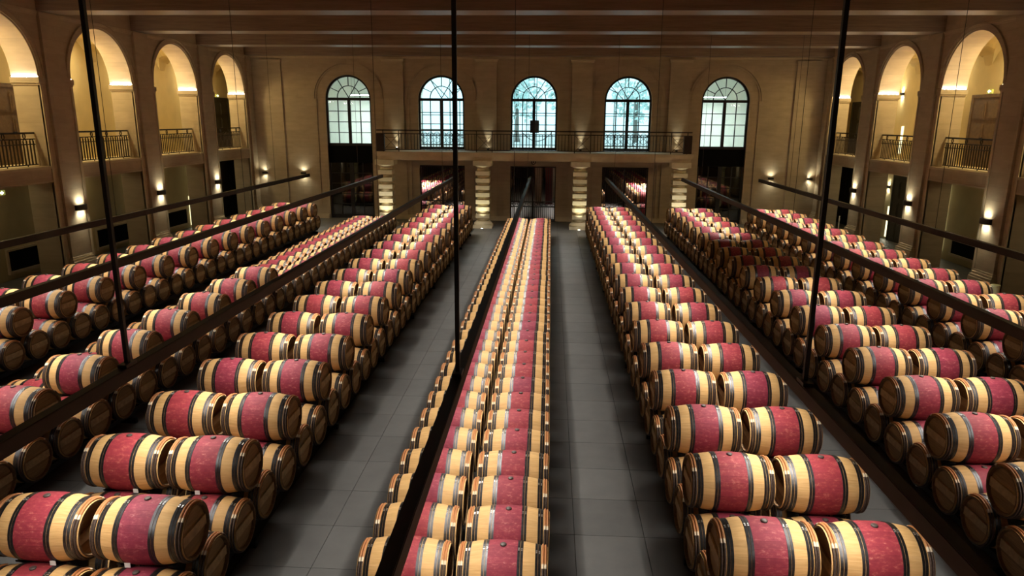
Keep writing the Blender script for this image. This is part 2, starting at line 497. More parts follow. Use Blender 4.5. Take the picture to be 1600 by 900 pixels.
# ---------------------------------------------------------------- side arcades
def side(name, sgn, X0, word):
    """sgn = -1 left, +1 right; d = distance outwards from the arcade face"""
    def X(d): return X0 + sgn * d
    def bx(mb, d0, d1, y0, y1, z0, z1):
        a, b = sorted((X(d0), X(d1))); return mb.box(a, b, y0, y1, z0, z1)
    w = MB()
    edges = [-3.0] + [e for c in BAYS for e in (c - AR, c + AR)] + [41.0]
    for a, b in zip(edges[0::2], edges[1::2]):
        bx(w, 0, DEPTH, a, b, 0, ZCEIL)
    for c in BAYS:
        bx(w, 0, DEPTH, c - AR, c + AR, ZL, ZF)
        w.prism(spandrel(c, AR, ZS, ZCEIL), 'x', X(0), X(DEPTH))
    wall = struct(w.build(name, M['stone_y']), 'warm limestone arcade wall on the %s of the hall' % word)
    # lining of each arch (veined stone), mouldings, pilasters
    for c in BAYS:
        MB().arc_band(c, ZS, AR - 0.02, AR + 0.03, 0, pi, 'x', X(0.004), X(DEPTH + 0.01), 36).build('arch_soffit', M['soffit'], wall)
        av = MB()
        av.arc_band(c, ZS, AR + 0.035, AR + 0.16, 0, pi, 'x', X(-0.035), X(0.05), 36)
        av.arc_band(c, ZS, AR + 0.17, AR + 0.22, 0, pi, 'x', X(-0.06), X(0.05), 36)
        av.build('archivolt', M['stone_y'], wall)
        for e, k in ((c - AR, 1), (c + AR, -1)):
            im = MB()
            a, b = sorted((e - k * 0.24, e + k * 0.07)); bx(im, -0.05, DEPTH + 0.03, a, b, ZS - 0.22, ZS - 0.05)
            a, b = sorted((e - k * 0.24, e + k * 0.035)); bx(im, -0.03, DEPTH + 0.02, a, b, ZS - 0.28, ZS - 0.22)
            im.build('impost', M['stone_y'], wall)
        led = MB()
        for e, k in ((c - AR, 1), (c + AR, -1)):
            a, b = sorted((e + k * 0.035, e + k * 0.055)); bx(led, 0.03, DEPTH - 0.03, a, b, ZS - 0.049, ZS - 0.030)
        led.build('led_strip', M['led'], wall)
        sl = MB(); bx(sl, -0.03, DEPTH, c - AR, c + AR, ZF - 0.06, ZF + 0.02); sl.build('balcony_sill', M['stone_trim'], wall)
        ln = MB(); bx(ln, -0.015, 0.1, c - AR, c + AR, ZL, ZL + 0.05); ln.build('lintel_edge', M['stone_trim'], wall)
        for e, k in ((c - AR, -1), (c + AR, 1)):
            st = MB(); a, b = sorted((e, e + k * 0.10)); bx(st, -0.03, 0.05, a, b, 0.0, ZS - 0.28); st.build('jamb_strip', M['stone_trim'], wall)
    for p in PIERS + [37.30]:
        hw = 0.47
        y0, y1 = p - hw, min(p + hw, YB + 0.3)
        pl = MB(); bx(pl, -0.09, 0.05, y0, y1, 0.70, ZC); pl.build('pilaster', M['stone_y'], wall)
        ba = MB()
        bx(ba, -0.22, 0.05, y0 - 0.12, min(y1 + 0.12, YB + 0.3), 0.0, 0.50)
        bx(ba, -0.20, 0.05, y0 - 0.10, min(y1 + 0.10, YB + 0.3), 0.50, 0.58)
        bx(ba, -0.155, 0.05, y0 - 0.065, min(y1 + 0.065, YB + 0.3), 0.58, 0.66)
        bx(ba, -0.12, 0.05, y0 - 0.03, min(y1 + 0.03, YB + 0.3), 0.66, 0.73)
        ba.build('pilaster_base', M['stone_trim'], wall)
    co = MB(); bx(co, -0.05, 0.05, -3, YB + 0.1, ZC - 0.05, ZC + 0.02); bx(co, -0.02, 0.05, -3, YB + 0.1, ZC - 0.11, ZC - 0.05)
    co.build('cornice', M['stone_trim'], wall)
    # aisle behind: back wall, gallery floor, gallery vault
    a = MB(); bx(a, AISLE, AISLE + 0.3, 14.5, 41.0, 0, ZF - 0.15)
    bx(a, DEPTH, AISLE, 40.7, 41.0, 0, ZCEIL)
    bx(a, DEPTH, AISLE, 14.2, 14.5, 0, ZCEIL)
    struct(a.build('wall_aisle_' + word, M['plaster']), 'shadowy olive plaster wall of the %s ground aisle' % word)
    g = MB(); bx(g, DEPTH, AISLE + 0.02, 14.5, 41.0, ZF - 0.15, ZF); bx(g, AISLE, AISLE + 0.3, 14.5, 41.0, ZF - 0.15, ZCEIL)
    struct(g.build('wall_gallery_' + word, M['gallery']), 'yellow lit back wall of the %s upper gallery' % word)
    v = MB()
    nu, nv = 10, 24
    for c in BAYS + [BAYS[0] - 4.97, BAYS[3] + 4.97]:
        base = len(v.v)
        for i in range(nu + 1):
            u = -1 + 2 * i / nu
            for j in range(nv + 1):
                t = -1 + 2 * j / nv
                hz = max(sqrt(max(0, 1 - t * t)) * 1.95, sqrt(max(0, 1 - u * u)) * 0.62 + 0.75)
                v.v.append((X(DEPTH + (u + 1) / 2 * (AISLE - DEPTH)), c + t * 2.485, ZS + 0.05 + hz))
        for i in range(nu):
            for j in range(nv):
                q = base + i * (nv + 1) + j
                v.face((q, q + 1, q + nv + 2, q + nv + 1), sm=False)
    struct(v.build('ceiling_gallery_' + word, M['gallery']), 'groined yellow vault over the %s gallery' % word)
    for c in BAYS:
        area_light('gallery_light', (X((DEPTH + AISLE) / 2), c, ZS + 1.55), (0, 0, 0), 0.3, 0.6, GALLERY_W, (1.0, 0.78, 0.36))
    for c in BAYS: area_light('aisle_light', (X((DEPTH + AISLE) / 2), c, ZF - 0.25), (0, 0, 0), 0.2, 1.6, 7.0, (1.0, 0.88, 0.50))
    return wall, X, bx

GALLERY_W = 120.0
wall_l, XLf, bxl = side('wall_left', -1, XL, 'left')
wall_r, XRf, bxr = side('wall_right', 1, XR, 'right')

# ---------------------------------------------------------------- end wall
w = MB()
T = 0.5
xe = [XL - 0.3] + [e for c in WX for e in (c - WR, c + WR)] + [XR + 0.3]
for a, b in zip(xe[0::2], xe[1::2]): w.box(a, b, YB, YB + T, 0, ZCEIL)
for c in WX: w.prism(spandrel(c, WR, WZS, ZCEIL), 'y', YB, YB + T)
for c in WX[1:4]: w.box(c - WR, c + WR, YB, YB + T, 2.88, ZF - 0.02)
wall_b = struct(w.build('wall_end', M['stone_x']), 'warm limestone end wall with five arched windows')
for c in WX:
    a = MB(); a.arc_band(c, WZS, 1.66, 1.74, 0, pi, 'y', YB - 0.03, YB + 0.05, 36); a.arc_band(c, WZS, 1.76, 1.86, 0, pi, 'y', YB - 0.06, YB + 0.05, 36)
    a.build('archivolt', M['stone_x'], wall_b)
    for k in (-1, 1):
        s_ = MB(); x0, x1 = sorted((c + k * 1.66, c + k * 1.86)); z0 = 3.7 if c in WX[1:4] else 0.75
        s_.box(x0, x1, YB - 0.035, YB + 0.05, z0, WZS - 0.25); s_.box(x0 - 0.03, x1 + 0.03, YB - 0.07, YB + 0.05, WZS - 0.25, WZS - 0.02)
        s_.build('window_pier', M['stone_x'], wall_b)
for c in [-8.17, -3.33, 1.54, 6.47]:
    p = MB().box(c - 0.52, c + 0.52, YB - 0.12, YB + 0.05, ZF, 8.10); p.build('pilaster', M['stone_x'], wall_b)
    k = MB().box(c - 0.56, c + 0.56, YB - 0.20, YB + 0.05, 8.10, 8.17).box(c - 0.60, c + 0.60, YB - 0.30, YB + 0.05, 8.17, 8.24); k.build('pilaster_capital', M['stone_trim'], wall_b)
for c in [-14.6, 12.75]:
    p = MB().box(c - 0.55, c + 0.55, YB - 0.08, YB + 0.05, 0.7, 8.10).box(c - 0.60, c + 0.60, YB - 0.18, YB + 0.05, 8.10, 8.20); p.build('pilaster', M['stone_x'], wall_b)
for x0, x1 in [(XL, WX[0] - WR - 0.06), (WX[0] + WR + 0.06, WX[1] - WR - 0.05), (WX[1] + WR + 0.05, WX[2] - WR - 0.05), (WX[2] + WR + 0.05, WX[3] - WR - 0.05), (WX[3] + WR + 0.05, WX[4] - WR - 0.06), (WX[4] + WR + 0.06, XR)]:
    MB().box(x0, x1, YB - 0.10, YB + 0.05, 0, 0.16).box(x0, x1, YB - 0.06, YB + 0.05, 0.16, 0.24).build('plinth', M['stone_trim'], wall_b)
for c in WX[1:4]:
    for k in (-1, 1):
        for off, wd in ((1.62, 0.10), (1.86, 0.30)):
            x0, x1 = sorted((c + k * off, c + k * (off + wd)))
            MB().box(x0, x1, YB - 0.05, YB + 0.05, 0.24, 3.35).build('door_pier', M['stone_x'], wall_b)
cw = MB().box(XL, XR, YB - 0.09, YB + 0.05, 8.25, ZC + 0.02); cw.build('cornice', M['stone_trim'], wall_b)

# end balcony
bal = MB().box(-8.52, 6.80, YBALC, YB + 0.02, 3.56, ZF)
bal.box(-8.48, 6.76, YBALC + 0.04, YB + 0.02, 3.48, 3.56).box(-8.42, 6.70, YBALC + 0.12, YB + 0.02, 3.30, 3.48)
bo = struct(bal.build('trim_balcony', M['stone_trim']), 'long stone balcony slab carried by four banded columns')

# banded columns
COLX = [-8.11, -3.30, 1.46, 6.27]
for i, cx in enumerate(COLX):
    cy = 34.92
    co = struct(empty('column', (cx, cy, 0)), 'pale banded stone column under the end balcony, %s from the left' % ordinal(i + 1))
    MB().box(-0.47, 0.47, -0.47, 0.47, 0, 0.14).lathe_z([(0.46, 0.14), (0.47, 0.20), (0.43, 0.26), (0.36, 0.30), (0.36, 0.34)], 0, 0).build('base', M['stone_pale'], co)
    z = 0.34; n = 0
    while z < 2.86:
        MB().lathe_z([(0.27, z), (0.30, z + 0.05), (0.30, z + 0.10), (0.26, z + 0.15)], 0, 0).build('drum', M['stone_pale'], co)
        z += 0.15
        if z < 2.75:
            me = MB().box(-0.34, 0.34, -0.34, 0.34, z, z + 0.20); me.build('block', M['stone_pale'], co)
            z += 0.20
    MB().lathe_z([(0.26, z - 0.02), (0.30, z + 0.03), (0.42, z + 0.10), (0.43, z + 0.12)], 0, 0).box(-0.46, 0.46, -0.46, 0.46, z + 0.12, 3.30).build('capital', M['stone_pale'], co)
    # floor uplight in front of the column
    if True:
        u = empty('floor_uplight', (cx, cy - 0.72, 0))
        tag(u, 'small round floor uplight in front of %s banded column' % ['leftmost', 'second', 'third', 'rightmost'][i], 'uplight', 'column floor uplights')
        MB().lathe_z([(0.07, 0.0), (0.07, 0.03), (0.055, 0.035)], 0, 0, 16).build('ring', M['black'], u)
        MB().lathe_z([(0.05, 0.030), (0.05, 0.042)], 0, 0, 16).build('lens', M['lens'], u)
        spot_light('uplight_beam', (cx, cy - 0.72, 0.06), (pi - 0.16, 0, 0), 190, SCONCE_COL, 56, 0.8, 0.03)

# ---------------------------------------------------------------- windows and doors of the end wall
def fan_window(n, c, zb, rows):
    wd = struct(empty('window_%d' % n, (c, YB + 0.2, zb)), 'black framed arched window, %s from the left in the end wall' % ordinal(n))
    def P(mb, name, mat=M['black']): return mb.build(name, mat, wd)
    zs = WZS - zb
    f = MB(); f.arc_band(0, zs, WR - 0.10, WR, 0, pi, 'y', -0.06, 0.06, 36); P(f, 'frame_arch')
    for k in (-1, 1):
        x0, x1 = sorted((k * WR, k * (WR - 0.09))); P(MB().box(x0, x1, -0.06, 0.06, 0, zs), 'frame_side')
    P(MB().box(-WR, WR, -0.06, 0.06, 0, 0.14), 'frame_bottom')
    P(MB().box(-WR + 0.09, WR - 0.09, -0.06, 0.06, zs - 0.08, zs + 0.06), 'transom')
    P(MB().box(-0.075, 0.075, -0.06, 0.06, 0.14, zs - 0.08), 'mullion')
    r0 = 0.60
    f = MB(); f.arc_band(0, zs + 0.06, r0 - 0.02, r0 + 0.02, 0, pi, 'y', -0.03, 0.03, 28); P(f, 'fan_ring')
    for a in (30, 60, 90, 120, 150):
        t = radians(a); ra = 0.0 if a in (60, 120) else r0
        d, q = Vector((cos(t), sin(t))), Vector((-sin(t), cos(t))) * 0.018
        lim = WR - 0.06
        A, B = d * ra, d * lim
        P(MB().prism([(A.x + q.x, zs + 0.06 + A.y + q.y), (B.x + q.x, zs + B.y + q.y), (B.x - q.x, zs + B.y - q.y), (A.x - q.x, zs + 0.06 + A.y - q.y)], 'y', -0.03, 0.03), 'fan_bar')
    x_in = WR - 0.09
    hx = (x_in + 0.075) / 2
    for k in (-1, 1): P(MB().box(k * hx - 0.022, k * hx + 0.022, -0.03, 0.03, 0.14, zs - 0.08), 'glazing_bar')
    zz = [0.14 + (zs - 0.08 - 0.14) * i / rows for i in range(rows + 1)]
    for z in zz[1:-1]: P(MB().box(-x_in, x_in, -0.03, 0.03, z - 0.020, z + 0.020), 'glazing_bar')
    # panes
    for x0, x1 in ((-x_in, -hx), (-hx, -0.075), (0.075, hx), (hx, x_in)):
        for a, b in zip(zz, zz[1:]): P(MB().box(x0, x1, -0.006, 0.006, a, b), 'pane', M['glass'])
    for i in range(6):
        a0, a1 = radians(30 * i), radians(30 * (i + 1))
        pts = [(r * cos(a0 + (a1 - a0) * s / 4), zs + 0.06 + r * sin(a0 + (a1 - a0) * s / 4) - (0.06 if r > 1 else 0)) for r, rr in ((r0, range(5)), (WR - 0.05, range(4, -1, -1))) for s in rr]
        P(MB().prism(pts, 'y', -0.006, 0.006), 'pane', M['glass'])
    for i in range(3):
        a0, a1 = radians(60 * i), radians(60 * (i + 1))
        pts = [(0, zs + 0.06)] + [(r0 * cos(a0 + (a1 - a0) * s / 5), zs + 0.06 + r0 * sin(a0 + (a1 - a0) * s / 5)) for s in range(6)]
        P(MB().prism(pts, 'y', -0.006, 0.006), 'pane', M['glass'])
for i, c in enumerate(WX):
    fan_window(i + 1, c, 3.84 if i in (0, 4) else ZF, 4)

for n, c in ((1, WX[0]), (2, WX[4])):
    d = struct(empty('door_%d' % n, (c, YB + 0.2, 0)), 'tall black glazed double door at the %s of the end wall' % ('left' if n == 1 else 'right'))
    def P(mb, name, mat=M['black']): return mb.build(name, mat, d)
    P(MB().box(-WR, WR, -0.07, 0.07, 2.96, 3.84), 'transom_panel', M['blackpanel'])
    for k in (-1, 1):
        x0, x1 = sorted((k * WR, k * (WR - 0.10))); P(MB().box(x0, x1, -0.06, 0.06, 0, 2.96), 'frame_side')
    P(MB().box(-WR + 0.10, WR - 0.10, -0.06, 0.06, 0.0, 0.20), 'bottom_rail')
    P(MB().box(-0.10, 0.10, -0.06, 0.06, 0.20, 2.96), 'meeting_stile')
    hx = 0.60; x_in = WR - 0.10
    for k in (-1, 1): P(MB().box(k * hx - 0.022, k * hx + 0.022, -0.03, 0.03, 0.20, 2.96), 'glazing_bar')
    zz = [0.20 + 2.76 * i / 5 for i in range(6)]
    for z in zz[1:-1]: P(MB().box(-x_in, x_in, -0.03, 0.03, z - 0.02, z + 0.02), 'glazing_bar')
    for x0, x1 in ((-x_in, -hx), (-hx, -0.10), (0.10, hx), (hx, x_in)):
        for a, b in zip(zz, zz[1:]): P(MB().box(x0, x1, -0.006, 0.006, a, b), 'pane', M['darkglass'])

# iron gates under the balcony
for i, c in enumerate(WX[1:4]):
    g = empty('iron_gate', (c, YB + 0.18, 0))
    tag(g, 'black barred iron double gate under the balcony, %s' % ['left of the three', 'in the middle', 'right of the three'][i], 'gate', 'iron gates under the balcony')
    def P(mb, name, mat=M['black']): return mb.build(name, mat, g)
    for k in (-1, 1):
        x0, x1 = sorted((k * WR, k * (WR - 0.06))); P(MB().box(x0, x1, -0.04, 0.04, 0, 2.88), 'side_post')
    P(MB().box(-WR, WR, -0.04, 0.04, 2.80, 2.88), 'top_rail')
    P(MB().box(-0.05, 0.05, -0.04, 0.04, 0.0, 2.80), 'meeting_stile')
    for z in (0.04, 0.72, 0.98): P(MB().box(-WR + 0.06, WR - 0.06, -0.03, 0.03, z, z + 0.05), 'cross_rail')
    for k in (-1, 1):
        for j in range(10):
            x = k * (0.05 + (WR - 0.11) * (j + 0.5) / 10)
            P(MB().box(x - 0.012, x + 0.012, -0.012, 0.012, 1.03, 2.80).box(x - 0.012, x + 0.012, -0.012, 0.012, 0.09, 0.72), 'bar')
        for j in range(4):
            x = k * (0.05 + (WR - 0.11) * (j + 0.5) / 4)
            P(MB().tube([(x + 0.085 * cos(t * pi / 8), 0, 0.875 + 0.085 * sin(t * pi / 8)) for t in range(16)], 0.012, 5, close=True), 'scroll')

# small round emblem over the middle gate
e = MB().lathe_x([(-0.02, 0.001), (-0.02, 0.13), (0.02, 0.13), (0.02, 0.001)], 24).build('wall_emblem', M['black'])
e.rotation_euler = (0, 0, pi / 2); e.location = (WX[2] + 0.02, YB - 0.03, 3.10)
tag(e, 'small round dark emblem on the wall above the middle gate', 'emblem')
em = MB().lathe_x([(-0.012, 0.05), (-0.012, 0.075), (0.012, 0.075), (0.012, 0.05), (-0.012, 0.05)], 20).build('ring', M['stone_trim'], e); em.location = (-0.02, 0, 0)

# ---------------------------------------------------------------- railings
def railing_side(X, c, word, which):
    r = empty('balcony_railing', (X, c, ZF))
    tag(r, 'wrought iron railing in the %s arcade, %s arch from the end wall' % (word, which), 'railing', 'arcade railings')
    def P(mb, name): return mb.build(name, M['rail_iron'], r)
    h = AR - 0.02
    P(MB().box(-0.03, 0.03, -h, h, 1.01, 1.065), 'handrail')
    for z in (0.84, 0.68, 0.06): P(MB().box(-0.018, 0.018, -h, h, z, z + 0.03), 'rail')
    n = 24
    for i in range(n):
        y = -h + 2 * h * (i + 0.5) / n
        P(MB().box(-0.016, 0.016, y - 0.016, y + 0.016, 0.07, 0.80), 'baluster')
    for i in range(0, n, 2):
        y0, y1 = -h + 2 * h * (i + 0.5) / n, -h + 2 * h * (i + 1.5) / n
        m, rr = (y0 + y1) / 2, (y1 - y0) / 2
        P(MB().tube([(0, m - rr * cos(pi * t / 6), 0.79 + 0.06 * sin(pi * t / 6)) for t in range(7)], 0.017, 5), 'arched_top')
    for i in range(2, n, 6):
        y = -h + 2 * h * (i + 1) / n
        P(MB().tube([(0, y + 0.05 * cos(pi * t / 6), 0.945 + 0.075 * sin(pi * t / 6)) for t in range(12)], 0.018, 5, close=True), 'ring')
        P(MB().box(-0.012, 0.012, y - 0.012, y + 0.012, 0.0, 0.06), 'foot')
for k, c in enumerate(BAYS):
    which = ['fourth', 'third', 'second', 'first'][k]
    railing_side(XLf(0.40), c, 'left', which)
    railing_side(XRf(0.40), c, 'right', which)

r = empty('balcony_railing', (XC + 0.07, YBALC + 0.10, ZF))
tag(r, 'long black iron railing along the end balcony with crossed panels', 'railing')
def P(mb, name): return mb.build(name, M['rail_iron'], r)
x0, x1 = -7.58, 7.55
P(MB().box(x0, x1, -0.035, 0.035, 0.99, 1.05), 'handrail')
for z in (0.84, 0.08): P(MB().box(x0, x1, -0.02, 0.02, z, z + 0.04), 'rail')
for a, b in ((x0, x0 + 0.38), (x1 - 0.38, x1)): P(MB().box(a, b, -0.10, 0.10, 0.02, 0.86), 'end_post')
panels = [c - (XC + 0.07) for c in (-7.75, -3.20, 1.52, 6.10)]
for c in panels:
    for k in (-1, 1):
        P(MB().prism([(c - 0.36, 0.45 - 0.37 * k - 0.012), (c - 0.36, 0.45 - 0.37 * k + 0.012), (c + 0.36, 0.45 + 0.37 * k + 0.012), (c + 0.36, 0.45 + 0.37 * k - 0.012)], 'y', -0.012, 0.012), 'cross_bar')
        P(MB().box(c + k * 0.38 - 0.018, c + k * 0.38 + 0.018, -0.018, 0.018, 0.0, 1.0), 'post')
    P(MB().box(c - 0.24, c + 0.24, -0.008, 0.008, 0.20, 0.22), 'inner_bar'); P(MB().box(c - 0.24, c + 0.24, -0.008, 0.008, 0.68, 0.70), 'inner_bar')
xx = x0 + 0.45
while xx < x1 - 0.4:
    if not any(abs(xx - c) < 0.42 for c in panels):
        P(MB().box(xx - 0.014, xx + 0.014, -0.014, 0.014, 0.09, 0.84), 'baluster')
    xx += 0.155

# ---------------------------------------------------------------- sconces
def sconce(loc, rz, label, power=5.6, size=1.0):
    s = empty('wall_sconce', loc); s.scale = (size, size, size); s.rotation_euler = (0, 0, rz)       # local -y points away from the wall
    tag(s, label, 'wall lamp', 'up and down wall sconces')
    pts = [(-0.26, 0), (-0.26, -0.05)] + [(0.26 * sin(t * pi / 12), -0.05 - 0.11 * cos(t * pi / 12)) for t in range(-5, 6)] + [(0.26, -0.05), (0.26, 0)]
    shell = MB()
    inner = [(p[0] * 0.92, p[1] * 0.86 - 0.004) for p in pts]
    for q0, q1, i0, i1 in zip(pts, pts[1:], inner, inner[1:]):
        b = len(shell.v)
        for z in (-0.09, 0.09): shell.v += [(q0[0], q0[1], z), (q1[0], q1[1], z), (i1[0], i1[1], z), (i0[0], i0[1], z)]
        shell.face((b, b + 1, b + 5, b + 4)); shell.face((b + 2, b + 3, b + 7, b + 6)); shell.face((b, b + 3, b + 2, b + 1)); shell.face((b + 4, b + 5, b + 6, b + 7))
    shell.build('shell', M['black'], s)
    MB().box(-0.24, 0.24, -0.012, 0.0, -0.08, 0.08).build('back_plate', M['black'], s)
    MB().box(-0.17, 0.17, -0.11, -0.03, 0.040, 0.052).build('upper_lens', M['lens'], s)
    MB().box(-0.17, 0.17, -0.11, -0.03, -0.052, -0.040).build('lower_lens', M['lens'], s)
    area_light('sconce_up', (0, -0.075, 0.10), (pi, 0, 0), 0.30 * size, 0.07 * size, power, SCONCE_COL, 130, s)
    area_light('sconce_down', (0, -0.075, -0.10), (0, 0, 0), 0.30 * size, 0.07 * size, power * 1.15, SCONCE_COL, 130, s)

for k, p in enumerate(PIERS[1:]):
    nm = ['nearest', 'middle', 'farthest'][k]
    sconce((XLf(-0.09), p + 0.22, 2.31), pi / 2, 'black up-and-down sconce on the left arcade, %s of its three piers' % nm)
    sconce((XRf(-0.09), p + 0.26, 2.28), -pi / 2, 'black up-and-down sconce on the right arcade, %s of its three piers' % nm)
for x, nm in ((-15.25, 'left end wall pilaster, in the corner'), (-13.15, 'end wall left of the tall glazed door'), (11.38, 'end wall right of the tall glazed door'), (13.35, 'right end wall corner')):
    sconce((x, YB - 0.08, 2.40), 0, 'small black up-and-down sconce on the ' + nm, 2.6, 0.55)

sconce((XRf(AISLE - 0.002), 33.45, 6.50), -pi / 2, 'small black sconce high on the right gallery wall, behind second arch', 6.0, 0.6)
sconce((XRf(AISLE - 0.002), 33.62, 2.36), -pi / 2, 'small black sconce in the right ground aisle by the dark door', 3.0, 0.6)

# uplights of the end balcony
for i, c in enumerate([-8.05, -3.25, 1.54, 6.45]):
    u = empty('balcony_uplight', (c, YB - 0.24, ZF))
    tag(u, 'small glowing uplight on the balcony at %s pilaster from the left' % ordinal(i + 1), 'uplight', 'balcony pilaster uplights')
    MB().lathe_z([(0.06, 0.0), (0.06, 0.09), (0.05, 0.10)], 0, 0, 14).build('housing', M['black'], u)
    MB().lathe_z([(0.048, 0.085), (0.048, 0.105)], 0, 0, 14).build('lens', M['lens'], u)
    spot_light('pilaster_beam', (c, YB - 0.24, ZF + 0.13), (pi - 0.03, 0, 0), 70, SCONCE_COL, 44, 1.0, 0.02)

# ---------------------------------------------------------------- side aisle fittings
def low_panel(X, bx, y0, y1, z0, z1, label):
    o = MB(); bx(o, AISLE - 0.05, AISLE - 0.005, y0, y1, z0, z1)
    o = o.build('vent_panel', M['blackpanel']); tag(o, label, 'panel', 'low black panels in the side aisles')
    f = MB(); bx(f, AISLE - 0.09, AISLE - 0.004, y0 - 0.08, y1 + 0.08, z0 - 0.10, z0)
    f.build('sill', M['stone_trim'], o)
    f = MB(); bx(f, AISLE - 0.07, AISLE - 0.004, y0 - 0.07, y0, z0, z1); bx(f, AISLE - 0.07, AISLE - 0.004, y1, y1 + 0.07, z0, z1); bx(f, AISLE - 0.07, AISLE - 0.004, y0 - 0.07, y1 + 0.07, z1, z1 + 0.07)
    f.build('surround', M['stone_trim'], o)
low_panel(XLf, bxl, 21.6, 23.4, 0.29, 0.94, 'low black panel in the left aisle wall, nearest one')
low_panel(XLf, bxl, 26.2, 28.3, 0.27, 0.94, 'low black panel in the left aisle wall, second one')
low_panel(XLf, bxl, 31.3, 33.1, 0.27, 0.94, 'low black panel in the left aisle wall, farthest one')
low_panel(XRf, bxr, 25.6, 27.8, 0.35, 0.84, 'low black panel in the right aisle wall')

def aisle_door(X, sgn, y0, y1, z0, h, mat, label, cat='door', glazed=False):
    d = empty('aisle_door', (X(AISLE - 0.06), (y0 + y1) / 2, z0)); tag(d, label, cat)
    hw = (y1 - y0) / 2
    MB().box(-0.03, 0.03, -hw, hw, 0, h).build('leaf', mat, d)
    for a, b in ((-hw - 0.12, -hw), (hw, hw + 0.12)): MB().box(-0.05, 0.05, a, b, 0, h + 0.12).build('frame_side', mat, d)
    MB().box(-0.05, 0.05, -hw, hw, h, h + 0.12).build('frame_top', mat, d)
    for a, b in ((-hw + 0.10, -0.06), (0.06, hw - 0.10)):
        for c0, c1 in ((0.15, h * 0.30), (h * 0.36, h * 0.62), (h * 0.68, h - 0.15)):
            p = MB(); x = -sgn * 0.03
            lo, hi = sorted((x, x - sgn * 0.018)); p.box(lo, hi, a, b, c0, c1); lo, hi = sorted((x - sgn * 0.018, x - sgn * 0.030)); p.box(lo, hi, a + 0.07, b - 0.07, c0 + 0.07, c1 - 0.07)
            p.build('door_panel', mat, d)
    MB().box(-0.09 if sgn > 0 else 0.03, -0.03 if sgn > 0 else 0.09, -0.02, 0.10, 1.02, 1.05).build('handle', M['black'], d)
aisle_door(XLf, -1, 21.7, 23.5, ZF, 2.45, M['door'], 'panelled brown oak door in the left gallery, behind nearest arch')
aisle_door(XLf, -1, 36.6, 38.4, ZF, 2.45, M['darkdoor'], 'dark panelled door in the left gallery, behind farthest arch')
aisle_door(XRf, 1, 26.0, 27.75, ZF, 2.45, M['door'], 'panelled brown oak door in the right gallery behind nearest full arch')
aisle_door(XRf, 1, 36.6, 38.4, ZF, 2.45, M['darkdoor'], 'dark panelled door in the right gallery, behind farthest arch')
aisle_door(XLf, -1, 36.9, 38.8, 0, 2.85, M['darkdoor'], 'tall dark door in the left ground aisle under farthest arch')
aisle_door(XRf, 1, 37.2, 39.0, 0, 2.85, M['darkdoor'], 'tall dark door in the right ground aisle under farthest arch')
aisle_door(XRf, 1, 31.6, 32.95, 0, 2.85, M['darkdoor'], 'tall dark door in the right ground aisle under second arch')

def slit(X, sgn, y, z0, z1, label, power=9.0, wide=0.10):
    o = MB().box(-0.02, 0.02, -wide / 2, wide / 2, 0, z1 - z0).build('light_slot', M['slot'], None, (X(AISLE - 0.03), y, z0))
    tag(o, label, 'lamp', 'upright light slots in the aisles')
    area_light('slot_light', (X(AISLE - 0.08), y, (z0 + z1) / 2), (0, radians(90) * -sgn * -1, 0), z1 - z0, wide, power, SCONCE_COL, 170)
slit(XLf, -1, 33.55, 0.1, 1.5, 'slim upright light slot in the left ground aisle', 7)
slit(XRf, 1, 33.25, 0.1, 1.5, 'slim upright light slot in the right ground aisle by the dark door', 7, 0.22)
slit(XRf, 1, 28.55, 0.3, 2.9, 'tall slim light slot in the right ground aisle under nearest arch', 4, 0.05)
slit(XLf, -1, 33.9, 3.9, 5.1, 'short upright light slot in the left gallery behind second railing', 6)
slit(XRf, 1, 33.0, 3.9, 5.1, 'short upright light slot in the right gallery behind second railing', 6, 0.14)

def exit_sign(X, sgn, y, z, label):
    o = MB().box(-0.03, 0.03, -0.15, 0.15, -0.075, 0.075).build('exit_sign', M['exit'], None, (X, y, z)); tag(o, label, 'sign', 'lit exit signs')
    x = -sgn * 0.034
    MB().prism([(-0.10, 0.02), (0.0, 0.02), (0.0, 0.06), (0.09, 0.0), (0.0, -0.06), (0.0, -0.02), (-0.10, -0.02)], 'x', x - 0.004, x + 0.004).build('arrow', M['exit_mark'], o)
exit_sign(XLf(DEPTH + 0.4), -1, 20.95, 2.93, 'small lit exit sign with arrow under nearest left arch')
exit_sign(XLf(AISLE - 0.05), -1, 22.2, 6.36, 'small lit exit sign above the brown door in the left gallery')
exit_sign(XRf(AISLE - 0.05), 1, 26.9, 6.36, 'small lit exit sign above the brown door in the right gallery')
exit_sign(XLf(AISLE - 0.05), -1, 37.4, 6.36, 'small lit exit sign above the dark door in the left gallery')

# ---------------------------------------------------------------- vestibule beyond the upper windows
YV = 44.0
v = MB()
v.box(-15.65, 13.7, YB + T, YV + 0.3, ZF - 0.25, ZF - 0.02)
struct(v.build('floor_vestibule', M['terrace']), 'pale paved floor of the vestibule beyond the windows')
v = MB().box(-15.65, 13.7, YB + T, YV + 0.3, 9.0, 9.2)
struct(v.build('ceiling_vestibule', M['vest']), 'pale ceiling of the vestibule beyond the windows')
v = MB()
OW = [-6.2, -0.9, 4.4]; OR = 1.75
xe = [-15.65] + [e for c in OW for e in (c - OR, c + OR)] + [13.7]
for a, b in zip(xe[0::2], xe[1::2]): v.box(a, b, YV, YV + 0.4, ZF, 9.0)
for c in OW: v.prism(spandrel(c, OR, 6.4, 9.0), 'y', YV, YV + 0.4)
v.box(-15.69, -15.5, YB + T, YV + 0.3, ZF, 9.0).box(13.55, 13.74, YB + T, YV + 0.3, ZF, 9.0)
for x in (-8.2, 6.4): v.box(x - 0.15, x + 0.15, YB + T, YB + 3.2, ZF, 9.0)
